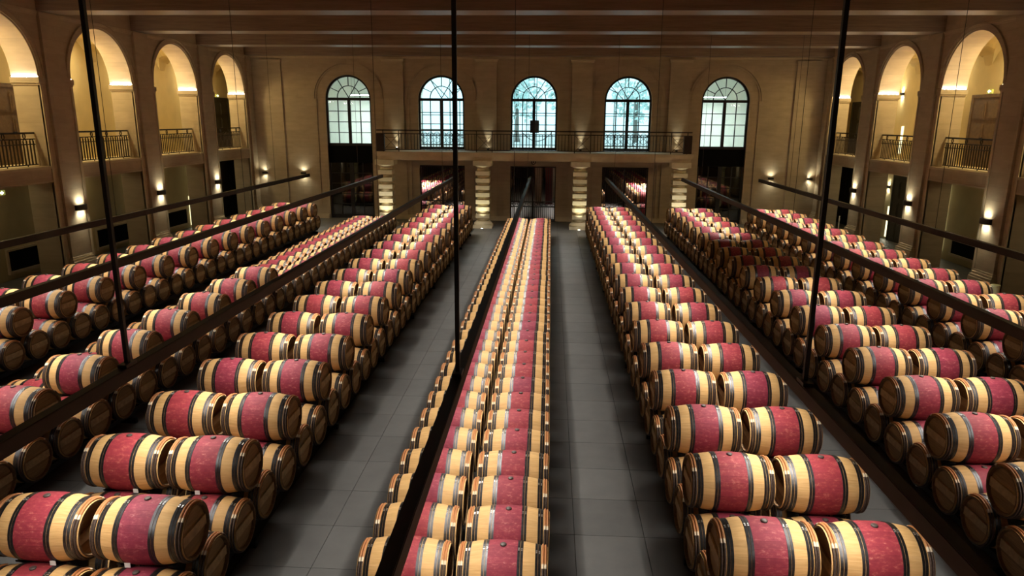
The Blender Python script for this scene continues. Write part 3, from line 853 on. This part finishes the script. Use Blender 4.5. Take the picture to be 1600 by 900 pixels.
struct(v.build('wall_vestibule', M['vest']), 'cream vestibule walls with three tall arched openings to daylight')
for i, c in enumerate(OW):
    wn = struct(empty('window_%d' % (i + 6), (c, YV + 0.2, ZF)), 'tall arched outer window seen through the %s hall window' % ordinal(i + 2))
    for x in (-OR + 0.03, -0.6, 0.0, 0.6, OR - 0.03): MB().box(x - 0.035, x + 0.035, -0.03, 0.03, 0, 2.7).build('glazing_bar', M['frame_grey'], wn)
    for z in (0.05, 0.9, 1.8, 2.7): MB().box(-OR, OR, -0.03, 0.03, z - 0.025, z + 0.025).build('glazing_bar', M['frame_grey'], wn)
    for a in (45, 90, 135):
        t = radians(a); MB().tube([(0, 0, 2.7), (OR * cos(t), 0, 2.7 + OR * sin(t))], 0.03, 5).build('fan_bar', M['frame_grey'], wn)
MB_t = MB().box(-40, 40, YV + 0.4, 90, ZF - 0.4, ZF - 0.1)
struct(MB_t.build('ground_terrace', M['terrace']), 'bright pale terrace outside the far windows')
rt = random.Random(11)
for k, (x, y, h, nm) in enumerate(((-2.6, 55.0, 6.0, 'left of the three'), (1.4, 58.0, 6.6, 'middle of the three'), (6.5, 56.0, 5.6, 'right of the three'))):
    t = empty('garden_tree', (x, y, ZF - 0.1)); tag(t, 'hazy pale green tree outside beyond the windows, %s' % nm, 'tree', 'trees on the terrace')
    MB().lathe_z([(0.22, 0), (0.16, 0.6), (0.13, h * 0.45), (0.05, h * 0.8)], 0, 0, 8).build('trunk', M['bark'], t)
    lv = MB()
    for q in range(480):
        a, u, rr = rt.uniform(0, 2 * pi), rt.uniform(-1, 1), rt.random() ** 0.4
        p = Vector((cos(a) * sqrt(1 - u * u) * 2.0 * rr, sin(a) * sqrt(1 - u * u) * 2.0 * rr, h * 0.62 + u * rr * h * 0.38))
        d1 = Vector((rt.uniform(-1, 1), rt.uniform(-1, 1), rt.uniform(-1, 1))).normalized() * 0.22; d2 = d1.orthogonal().normalized() * 0.13
        b0 = len(lv.v); lv.v += [tuple(p - d1), tuple(p + d2), tuple(p + d1), tuple(p - d2)]; lv.face((b0, b0 + 1, b0 + 2, b0 + 3))
    lv.build('foliage', M['leaf'], t)['kind'] = 'stuff'
for i, (x, nm) in enumerate(((-10.9, 'leftmost'), (9.1, 'rightmost'))):
    l = empty('linear_lamp', (x, YV - 2.2, 6.55)); tag(l, 'white linear hanging lamp seen through the %s arched window' % nm, 'lamp', 'linear vestibule lamps')
    MB().box(-0.8, 0.8, -0.06, 0.06, 0.0, 0.05).build('diffuser', M['white_lamp'], l)
    MB().box(-0.82, 0.82, -0.07, 0.07, 0.05, 0.10).build('housing', M['vest'], l)
    for k in (-0.7, 0.7): MB().box(k - 0.006, k + 0.006, -0.006, 0.006, 0.10, 2.45).build('wire', M['wire'], l)
    area_light('linear_lamp_light', (x, YV - 2.2, 6.53), (0, 0, 0), 1.6, 0.1, 160, (0.82, 0.97, 1.0))
for i, (x, nm) in enumerate(((-5.7, 'left'), (-0.9, 'middle'), (3.9, 'right'))):  # lamps added to brighten the vestibule walls
    l = empty('vestibule_fill_lamp', (x, YB + 3.2, 8.94)); tag(l, 'added square lamp brightening the vestibule, %s of three' % nm, 'lamp', 'added vestibule fill lamps')
    MB().box(-0.4, 0.4, -0.4, 0.4, 0.02, 0.06).build('housing', M['vest'], l); MB().box(-0.36, 0.36, -0.36, 0.36, 0.0, 0.02).build('diffuser', M['white_lamp'], l)
    area_light('vestibule_fill_light', (x, YB + 3.2, 8.92), (0, 0, 0), 0.7, 0.7, 170, (0.80, 0.97, 1.0))
for i, c in ((0, OW[0]), (2, OW[2])):
    g = empty('window_guard', (c, YV - 0.25, ZF)); tag(g, 'pale scrolled guard rail seen through the %s arched window' % ('second' if i == 0 else 'fourth'), 'railing', 'scrolled guard rails')
    for z in (0.0, 0.92): MB().box(-OR, OR, -0.02, 0.02, z, z + 0.04).build('rail', M['wire'], g)
    for q in range(9):
        for z in (0.30, 0.64):
            x = -OR + 0.2 + 0.39 * q
            MB().tube([(x + 0.16 * cos(t * pi / 7), 0, z + 0.15 * sin(t * pi / 7)) for t in range(14)], 0.018, 5, close=True).build('scroll', M['wire'], g)
# stanchions, rope and notice stand seen through the middle window
for k, x in enumerate((-1.84, -1.52, 0.02)):
    s_ = empty('stanchion', (x, YB + 1.3, ZF - 0.02)); tag(s_, 'dark rope stanchion beyond the middle window, %s' % ['leftmost', 'second from left', 'on the right'][k], 'stanchion', 'stanchions in the vestibule')
    MB().lathe_z([(0.14, 0), (0.14, 0.02), (0.03, 0.03), (0.025, 0.04)], 0, 0, 14).build('base', M['black'], s_)
    MB().lathe_z([(0.024, 0.04), (0.024, 0.93), (0.04, 0.95), (0.04, 1.0), (0.01, 1.02)], 0, 0, 12).build('post', M['black'], s_)
ro = MB().tube([(-1.5 + 1.5 * t / 12, YB + 1.236, ZF + 0.86 - 0.42 * (1 - ((t - 6) / 6) ** 2)) for t in range(13)], 0.022, 6).build('rope', M['black'])
tag(ro, 'dark rope slung between stanchions beyond the middle window', 'rope')
s_ = empty('notice_stand', (-0.86, YB + 1.0, ZF - 0.02)); tag(s_, 'black notice stand behind the middle window', 'stand')
MB().box(-0.25, 0.25, -0.15, 0.15, 0, 0.03).build('base', M['black'], s_); MB().box(-0.03, 0.03, -0.02, 0.02, 0.03, 0.95).build('post', M['black'], s_); MB().box(-0.26, 0.22, -0.03, 0.01, 0.90, 1.55).build('board', M['black'], s_)

# ---------------------------------------------------------------- second cellar beyond the gates
v = MB().box(-15.65, 13.7, YB + T, 66, -0.2, 0.0); struct(v.build('floor_cellar', M['tile']), 'dark floor of the second cellar beyond the gates')
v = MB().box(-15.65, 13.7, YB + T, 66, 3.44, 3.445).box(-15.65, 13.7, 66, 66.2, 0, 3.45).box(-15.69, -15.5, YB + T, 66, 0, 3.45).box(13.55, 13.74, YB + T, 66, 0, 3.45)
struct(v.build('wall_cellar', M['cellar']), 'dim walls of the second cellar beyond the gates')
for x in (-9.25, 7.45): struct(MB().box(x - 0.04, x + 0.04, YB + T, YB + 4.5, 0, 3.44).build('wall_partition', M['plaster']), 'partition wall beside the glazed door, %s side' % ('left' if x < 0 else 'right'))
for i, (x, y, m, nm) in enumerate(((-0.05, 45.2, 'curtain', 'dark red'), (-0.75, 46.5, 'cream', 'cream'), (0.25, 49.0, 'cream', 'cream'))):
    o = MB().box(-0.22, 0.22, -0.03, 0.03, 0.0, 2.5)
    o = o.build('hanging_panel', M[m], None, (x, y, 0.0)); tag(o, '%s upright panel glimpsed through the middle gate%s' % (nm, ', left one' if i == 1 else ', farther one' if i == 2 else ''), 'panel')
    MB().box(-0.26, 0.26, -0.04, 0.04, 2.5, 2.56).build('top_bar', M['black'], o)
l = empty('cellar_lamp', (-0.95, 47.5, 2.98)); tag(l, 'bright round lamp glimpsed through the middle gate', 'lamp')
MB().lathe_z([(0.05, 0.0), (0.16, 0.05), (0.18, 0.16), (0.12, 0.26), (0.03, 0.30)], 0, 0, 16).build('globe', M['lens'], l)
MB().box(-0.01, 0.01, -0.01, 0.01, 0.30, 0.45).build('stem', M['black'], l)
spot_light('cellar_lamp_light', (-0.95, 47.5, 2.92), (0, 0, 0), 35, SCONCE_COL, 150)
CELLAR_BX = [XC - 6.55, XC - 2.95, XC + 2.95, XC + 6.55]
for x in CELLAR_BX:
    area_light('cellar_track', (x, 51.5, 3.38), (0, 0, 0), 0.05, 25.0, 1700, (1.0, 0.92, 0.85), 84)
# uplit pillar behind each glazed door
for x, nm in ((-11.2, 'left'), (9.6, 'right')):
    o = empty('column_lobby', (x, YB + 3.0, 0)); struct(o, 'pale pillar lit from below behind the %s glazed door' % nm)
    MB().lathe_z([(0.24, 0), (0.24, 0.1), (0.18, 0.14), (0.17, 2.7), (0.24, 2.8), (0.24, 3.44)], 0, 0, 20).build('shaft', M['stone_pale'], o)
    spot_light('lobby_uplight', (x, YB + 2.55, 0.1), (pi - 0.12, 0, 0), 30, SCONCE_COL, 50)

# ================================================================= LIGHT TRACKS
def light_track(i, x):
    words_ = ['leftmost', 'second from left', 'third from left', 'centre', 'third from right', 'second from right', 'rightmost'][i]
    y0, y1 = 1.2, 34.05
    t = empty('light_track', (x, 0, RAIL_Z)); tag(t, 'long dark brown suspended light track above the %s barrel block' % words_, 'light track', 'suspended light tracks')
    b = MB()
    b.box(-0.055, 0.055, y0, y1, 0.0, 0.065)                      # a deep channel: its cheeks cut the light off sideways
    b.box(-0.055, -0.050, y0, y1, -0.075, 0.0).box(0.050, 0.055, y0, y1, -0.075, 0.0)
    b.build('housing', M['track'], t)
    MB().box(-0.050, 0.050, y0 + 0.02, y1 - 0.02, 0.065, 0.075).build('top_cover', M['track'], t)
    MB().box(-0.057, 0.057, y0 - 0.012, y0, -0.077, 0.077).build('end_cap', M['track'], t)
    MB().box(-0.057, 0.057, y1, y1 + 0.012, -0.077, 0.077).build('end_cap', M['track'], t)
    segs = [(1.6, 33.8)]
    if i == 5: segs = [(1.6, 17.4), (24.4, 33.8)]          # one dead stretch over the second block from the right
    for a, c in segs:
        MB().box(-0.012, 0.012, a, c, -0.012, 0.0).build('diffuser', M['lens_track'], t)
        area_light('track_light', (x, (a + c) / 2, RAIL_Z - 0.018), (0, 0, 0), 0.022, c - a, RAIL_W * (c - a) / 32.2, (1.0, 0.93, 0.83), TRACK_SPREAD)
    if i in (2, 3, 4):
        MB().box(-0.022, 0.022, 6.98, 7.025, 0.075, ZCEIL - RAIL_Z).build('hanger_rod', M['black'], t)
        MB().box(-0.05, 0.05, 6.90, 7.10, 0.07, 0.11).build('rod_foot', M['black'], t)
    for y in (18.45, 29.8):
        MB().tube([(0, y, 0.075), (0, y, ZCEIL - RAIL_Z)], 0.007, 5).build('hanger_wire', M['wire'], t)
TRACK_SPREAD = 140
M['lens_track'] = mat_emit('track_diffuser_glow', (1.0, 0.87, 0.74), 1.0)
for i, x in enumerate(BX): light_track(i, x)

# ================================================================= BARRELS
RB, RH, LH = 0.345, 0.282, 0.475
ZB, ZT = 0.525, 1.125
def rad(x): return RB - (RB - RH) * (abs(x) / LH) ** 2
HOOPS = [(0.155, 0.182), (0.186, 0.213), (0.341, 0.368), (0.372, 0.400)]

def body_profile(n):
    xs = [-LH + 2 * LH * i / n for i in range(n + 1)]
    return [(x, rad(x)) for x in xs]

def chimes(mb, n, mi):
    for s in (-1, 1): mb.lathe_x([(s * (LH - 0.035), 0.250), (s * LH, 0.262), (s * LH, 0.262), (s * LH, RH)], n, mi)

def hoop_profile(a, b):
    t = 0.0035
    return [(a, rad(a)), (a, rad(a) + t), (a, rad(a) + t), (b, rad(b) + t), (b, rad(b) + t), (b, rad(b))]

def withy(mb, x, n, mi=0, k=6):
    r = rad(x) + 0.009; q = 0.013
    prof = [(x + q * cos(2 * pi * j / k), r + q * sin(2 * pi * j / k)) for j in range(k + 1)]
    mb.lathe_x(prof, n, mi)

def disc_x(mb, x, r, n, mi=0):
    b = len(mb.v)
    mb.v += [(x, r * sin(2 * pi * k / n), r * cos(2 * pi * k / n)) for k in range(n)]
    mb.face(range(b, b + n), uv=[(r * sin(2 * pi * k / n), r * cos(2 * pi * k / n)) for k in range(n)], mi=mi)

def bar_head(mb, sgn, mi=0):
    x0, x1 = sorted((sgn * (LH - 0.036), sgn * (LH - 0.014)))
    b = len(mb.v); mb.box(x0, x1, -0.235, 0.235, -0.055, 0.055, mi)
    for i in range(len(mb.f) - 6, len(mb.f)):
        mb.uv[i] = [(mb.v[j][1], mb.v[j][2] * 0.3 + 0.22) for j in mb.f[i]]

def rivets(mb, x, mi=0):
    for a in (-0.20, -0.13):
        r = rad(x) + 0.006
        cy, cz = r * sin(a), r * cos(a)
        mb.box(x - 0.007, x + 0.007, cy - 0.007, cy + 0.007, cz - 0.004, cz + 0.003, mi)

# shared meshes of the parts
NB = 48
mb_ = MB().lathe_x(body_profile(16), NB); chimes(mb_, NB, 1)
me_body = mb_.mesh('barrel_staves', [M['staves'], M['chime']])
me_hoops = []
for s in (-1, 1):
    for a, b in HOOPS:
        lo, hi = sorted((s * a, s * b))
        hb = MB().lathe_x(hoop_profile(lo, hi), NB); rivets(hb, (lo + hi) / 2, 1)
        me_hoops.append(hb.mesh('barrel_hoop', [M['hoop'], M['rivet']]))
me_withy = []
for s in (-1, 1):
    wb = MB(); withy(wb, s * 0.422, NB); withy(wb, s * 0.450, NB); me_withy.append(wb.mesh('barrel_withy', [M['withy']]))
me_head, me_bar = [], []
for s in (-1, 1):
    hb = MB(); disc_x(hb, s * (LH - 0.035), 0.252, NB); me_head.append(hb.mesh('barrel_head', [M['head']]))
    bb = MB(); bar_head(bb, s); me_bar.append(bb.mesh('barrel_cross_bar', [M['bar']]))
me_bung = MB().lathe_z([(0.032, RB - 0.01), (0.034, RB + 0.010), (0.028, RB + 0.016), (0.010, RB + 0.016)], 0, 0, 16).mesh('barrel_bung', [M['bung']])

def simple_barrel(n, k):
    b = MB()
    b.lathe_x(body_profile(10), n, 0); chimes(b, n, 6)
    for s in (-1, 1):
        for a, c in HOOPS:
            lo, hi = sorted((s * a, s * c)); b.lathe_x(hoop_profile(lo, hi), n, 1)
        withy(b, s * 0.422, n, 2, k); withy(b, s * 0.450, n, 2, k)
        disc_x(b, s * (LH - 0.035), 0.252, n, 3); bar_head(b, s, 5)
    b.lathe_z([(0.032, RB - 0.01), (0.034, RB + 0.010), (0.028, RB + 0.016)], 0, 0, 8, 4)
    return b
BMATS = [M['staves'], M['hoop'], M['withy'], M['head'], M['bung'], M['bar'], M['chime']]
sb = simple_barrel(36, 5)
me_simple = sb.mesh('oak_barrel', BMATS)
sl = simple_barrel(26, 4)

# every barrel of the hall: (block, tier, column, row, x, y, z)
TOPS = [6.25 + 1.42 * k for k in range(-1, 19)]
BOTS = [5.895 + 0.71 * j for j in range(-2, 38)]
barrels = []
rj = random.Random(3)
for b in range(7):
    for col in (0, 1):
        x = BX[b] + (-0.525 if col == 0 else 0.525)
        for j, y in enumerate(BOTS):
            barrels.append((b, 0, col, j, x + rj.uniform(-.010, .010), y, ZB))
        for k, y in enumerate(TOPS):
            if b == 3: continue
            if b == 1 and (col == 0 or y > 18.2): continue
            barrels.append((b, 1, col, k, x + rj.uniform(-.012, .012), y + rj.uniform(-.008, .008), ZT))
# the 300 barrels that show largest from the viewing balcony, largest first; the first 200 are near enough to show their parts
RANK = [311, 451, 251, 511, 512, 452, 312, 252, 573, 513, 313, 453, 253, 373, 574, 374, 514, 314, 454, 634, 333, 375, 575, 274, 254, 204, 334, 536, 572, 535,
376, 315, 635, 515, 203, 455, 166, 576, 335, 255, 273, 377, 107, 316, 205, 167, 336, 538, 636, 534, 516, 456, 276, 414, 537, 378, 206, 212, 275, 256,
108, 168, 577, 697, 337, 317, 106, 379, 637, 457, 517, 578, 207, 338, 169, 257, 698, 380, 540, 272, 539, 318, 170, 579, 74, 278, 109, 415, 110, 277,
72, 73, 638, 339, 458, 518, 208, 381, 699, 171, 758, 258, 319, 416, 664, 580, 111, 340, 382, 541, 542, 663, 76, 172, 759, 696, 209, 459, 700, 75, 666,
519, 165, 581, 383, 112, 279, 320, 280, 341, 259, 639, 174, 173, 460, 701, 417, 760, 384, 113, 342, 582, 520, 213, 385, 321, 260, 78, 640, 418, 475,
702, 281, 282, 461, 175, 761, 80, 668, 665, 114, 641, 176, 386, 474, 583, 343, 521, 544, 79, 322, 261, 546, 545, 115, 387, 462, 584, 345, 642, 344,
82, 762, 177, 215, 413, 323, 522, 633, 77, 116, 388, 419, 543, 262, 81, 178, 585, 284, 704, 214, 324, 389, 670, 283, 643, 117, 667, 763, 463, 84, 547,
548, 346, 669, 703, 48, 129, 523, 83, 420, 705, 179, 348, 464, 586, 671, 347, 180, 263, 285, 390, 764, 118, 181, 391, 286, 86, 662, 264, 644, 706,
524, 183, 550, 182, 421, 85, 119, 465, 549, 587, 707, 49, 325, 422, 645, 349, 672, 392, 525, 184, 185, 393, 588, 673, 265, 350, 551, 88, 288, 552, 87,
466, 674, 708, 287, 589, 90, 423, 646, 394, 526, 144, 765, 145, 186, 266, 351, 47, 89, 467, 352, 709, 187, 553, 647, 767, 146, 327]
FULL = set(RANK[:200]); SINGLE = set(RANK[200:300])

BLOCKW = ['leftmost block', 'second block from left', 'third block from left', 'centre block', 'third block from right', 'second block from right', 'rightmost block']
shown_rows = {}
for i in RANK[:300]:
    b, t, c, r, *_ = barrels[i]; shown_rows.setdefault((b, t, c), []).append(r)
def barrel_label(i):
    b, t, c, r, *_ = barrels[i]
    n = sorted(shown_rows[(b, t, c)]).index(r) + 1
    n = r - min(shown_rows[(b, t, c)]) + 1
    return '%s red-banded oak barrel, %s column of %s, %s from front' % ('upper' if t else 'lower', 'left' if c == 0 else 'right', BLOCKW[b], ordinal(n))

others = []; FULL_OBJ = {}
for i, (b, t, c, r, x, y, z) in enumerate(barrels):
    grp = '%s barrels of the %s' % ('upper' if t else 'lower', BLOCKW[b])
    if i in FULL:
        o = FULL_OBJ[i] = empty('oak_barrel', (x, y, z))
        tag(o, barrel_label(i), 'barrel', grp)
        link('staves', me_body, o)
        for m in me_hoops: link('hoop', m, o)
        for m in me_withy: link('withy_hoop', m, o)
        for k in (0, 1):
            h = link('head', me_head[k], o); link('cross_bar', me_bar[k], h)
        link('bung', me_bung, o)
    elif i in SINGLE:
        tag(link('oak_barrel', me_simple, None, (x, y, z)), barrel_label(i), 'barrel', grp)
    else:
        others.append((x, y, z))
# second cellar
for x in CELLAR_BX:
    for col in (-0.525, 0.525):
        for j in range(26):
            others.append((x + col, 38.7 + 0.71 * j, 0.525))
        for k in range(13):
            others.append((x + col, 39.055 + 1.42 * k, 1.125))

def mass(name, template, places, mats):
    V = np.array(template.v, dtype=np.float32)
    loops = np.concatenate([np.array(f, dtype=np.int32) for f in template.f])
    sizes = np.array([len(f) for f in template.f], dtype=np.int32)
    uv = np.array([a for f, u in zip(template.f, template.uv) for a in (u if u is not None else [(0.0, 0.3)] * len(f))], dtype=np.float32)
    n = len(places); nv, nl, nf = len(V), len(loops), len(sizes)
    P = np.array(places, dtype=np.float32)
    me = bpy.data.meshes.new(name)
    me.vertices.add(n * nv); me.loops.add(n * nl); me.polygons.add(n * nf)
    me.vertices.foreach_set('co', (V[None] + P[:, None]).ravel())
    me.loops.foreach_set('vertex_index', (loops[None] + (np.arange(n) * nv)[:, None]).ravel().astype(np.int32))
    starts = np.concatenate([[0], np.cumsum(sizes)[:-1]])
    me.polygons.foreach_set('loop_start', (starts[None] + (np.arange(n) * nl)[:, None]).ravel().astype(np.int32))
    me.polygons.foreach_set('loop_total', np.tile(sizes, n))
    for m in mats: me.materials.append(m)
    me.polygons.foreach_set('material_index', np.tile(np.array(template.mi, dtype=np.int32), n))
    me.polygons.foreach_set('use_smooth', np.tile(np.array(template.sm, dtype=bool), n))
    me.uv_layers.new(name='UVMap').data.foreach_set('uv', np.tile(uv, (n, 1)).ravel())
    at = me.attributes.new('rnd', 'FLOAT', 'FACE')
    rr = np.random.RandomState(5).rand(n).astype(np.float32)
    at.data.foreach_set('value', np.repeat(rr, nf))
    me.update(); me.validate()
    return link(name, me)
o = mass('distant_barrels', sl, others, BMATS)
tag(o, 'remaining red-banded oak barrels farther back and deeper in the stacks', 'barrels', None, 'stuff')

# ---------------------------------------------------------------- racks under the barrels
racks = []
for b in range(7):
    r = empty('barrel_rack', (BX[b], 0, 0)); racks.append(r); tag(r, 'low black steel rack rails under the %s of barrels' % BLOCKW[b], 'rack', 'floor racks under the barrels')
    y0, y1 = BOTS[0] - 0.4, BOTS[-1] + 0.4
    for col in (-0.525, 0.525):
        for k in (-0.25, 0.25):
            x = col + k
            MB().box(x - 0.03, x + 0.03, y0, y1, 0.10, 0.185).build('rail', M['rack'], r)
    for j in range(0, 41, 5):
        y = y0 + (y1 - y0) * j / 40.0 * 0.98 + 0.1
        MB().box(-0.95, 0.95, y - 0.03, y + 0.03, 0.0, 0.10).build('sleeper', M['rack'], r)

# saddles of the racks that carry the upper barrels, and paper cards on the barrels near enough to show them
half = [(0.0, 0.790), (0.10, 0.803), (0.17, 0.834), (0.19, 0.843), (0.19, 0.826), (0.10, 0.748), (0.04, 0.67), (0.0, 0.63)]
poly = half + [(-a, c) for a, c in half[-2:0:-1]]
me_saddle = MB().prism(poly, 'x', -0.022, 0.022).box(-0.02, 0.02, -0.006, 0.006, 0.10, 0.64).mesh('rack_saddle', [M['rack']])
me_card = MB().box(-0.030, 0.030, -0.275, -0.270, -0.264, -0.213).mesh('barrel_card', [M['paper']])
for i, (b, t, c, k, x, y, z) in enumerate(barrels):
    if t != 1: continue
    for s in (-0.27, 0.27):
        if i in FULL: link('saddle', me_saddle, racks[b], (x + s - BX[b], y, 0))
    if i in FULL_OBJ and y < 16 and rj.random() < 0.55: link('card', me_card, FULL_OBJ[i], (rj.choice((-0.12, 0.13, 0.17)), 0, 0))

# ---------------------------------------------------------------- odds and ends
o = MB().lathe_z([(0.09, 0.0), (0.100, 1.10), (0.104, 1.35), (0.106, 1.36), (0.095, 1.36), (0.08, 1.0)], 0, 0, 20).build('plastic_bin', M['bin'], None, (11.06, 17.57, 0))
tag(o, 'tall pale yellow plastic bin behind the rightmost barrel block', 'bin')
MB().lathe_z([(0.106, 1.32), (0.110, 1.33), (0.110, 1.36), (0.106, 1.37)], 0, 0, 20).build('rim', M['bin'], o)
o = MB().lathe_z([(0.15, 0), (0.15, 0.02), (0.025, 0.03), (0.02, 1.25), (0.03, 1.27), (0.005, 1.30)], 0, 0, 12).build('barrier_post', M['paper'], None, (12.6, 31.2, 0))
tag(o, 'thin white upright post beyond the rightmost barrel block', 'post')
MB().lathe_z([(0.028, 1.10), (0.032, 1.12), (0.032, 1.18), (0.028, 1.20)], 0, 0, 10).build('collar', M['paper'], o)
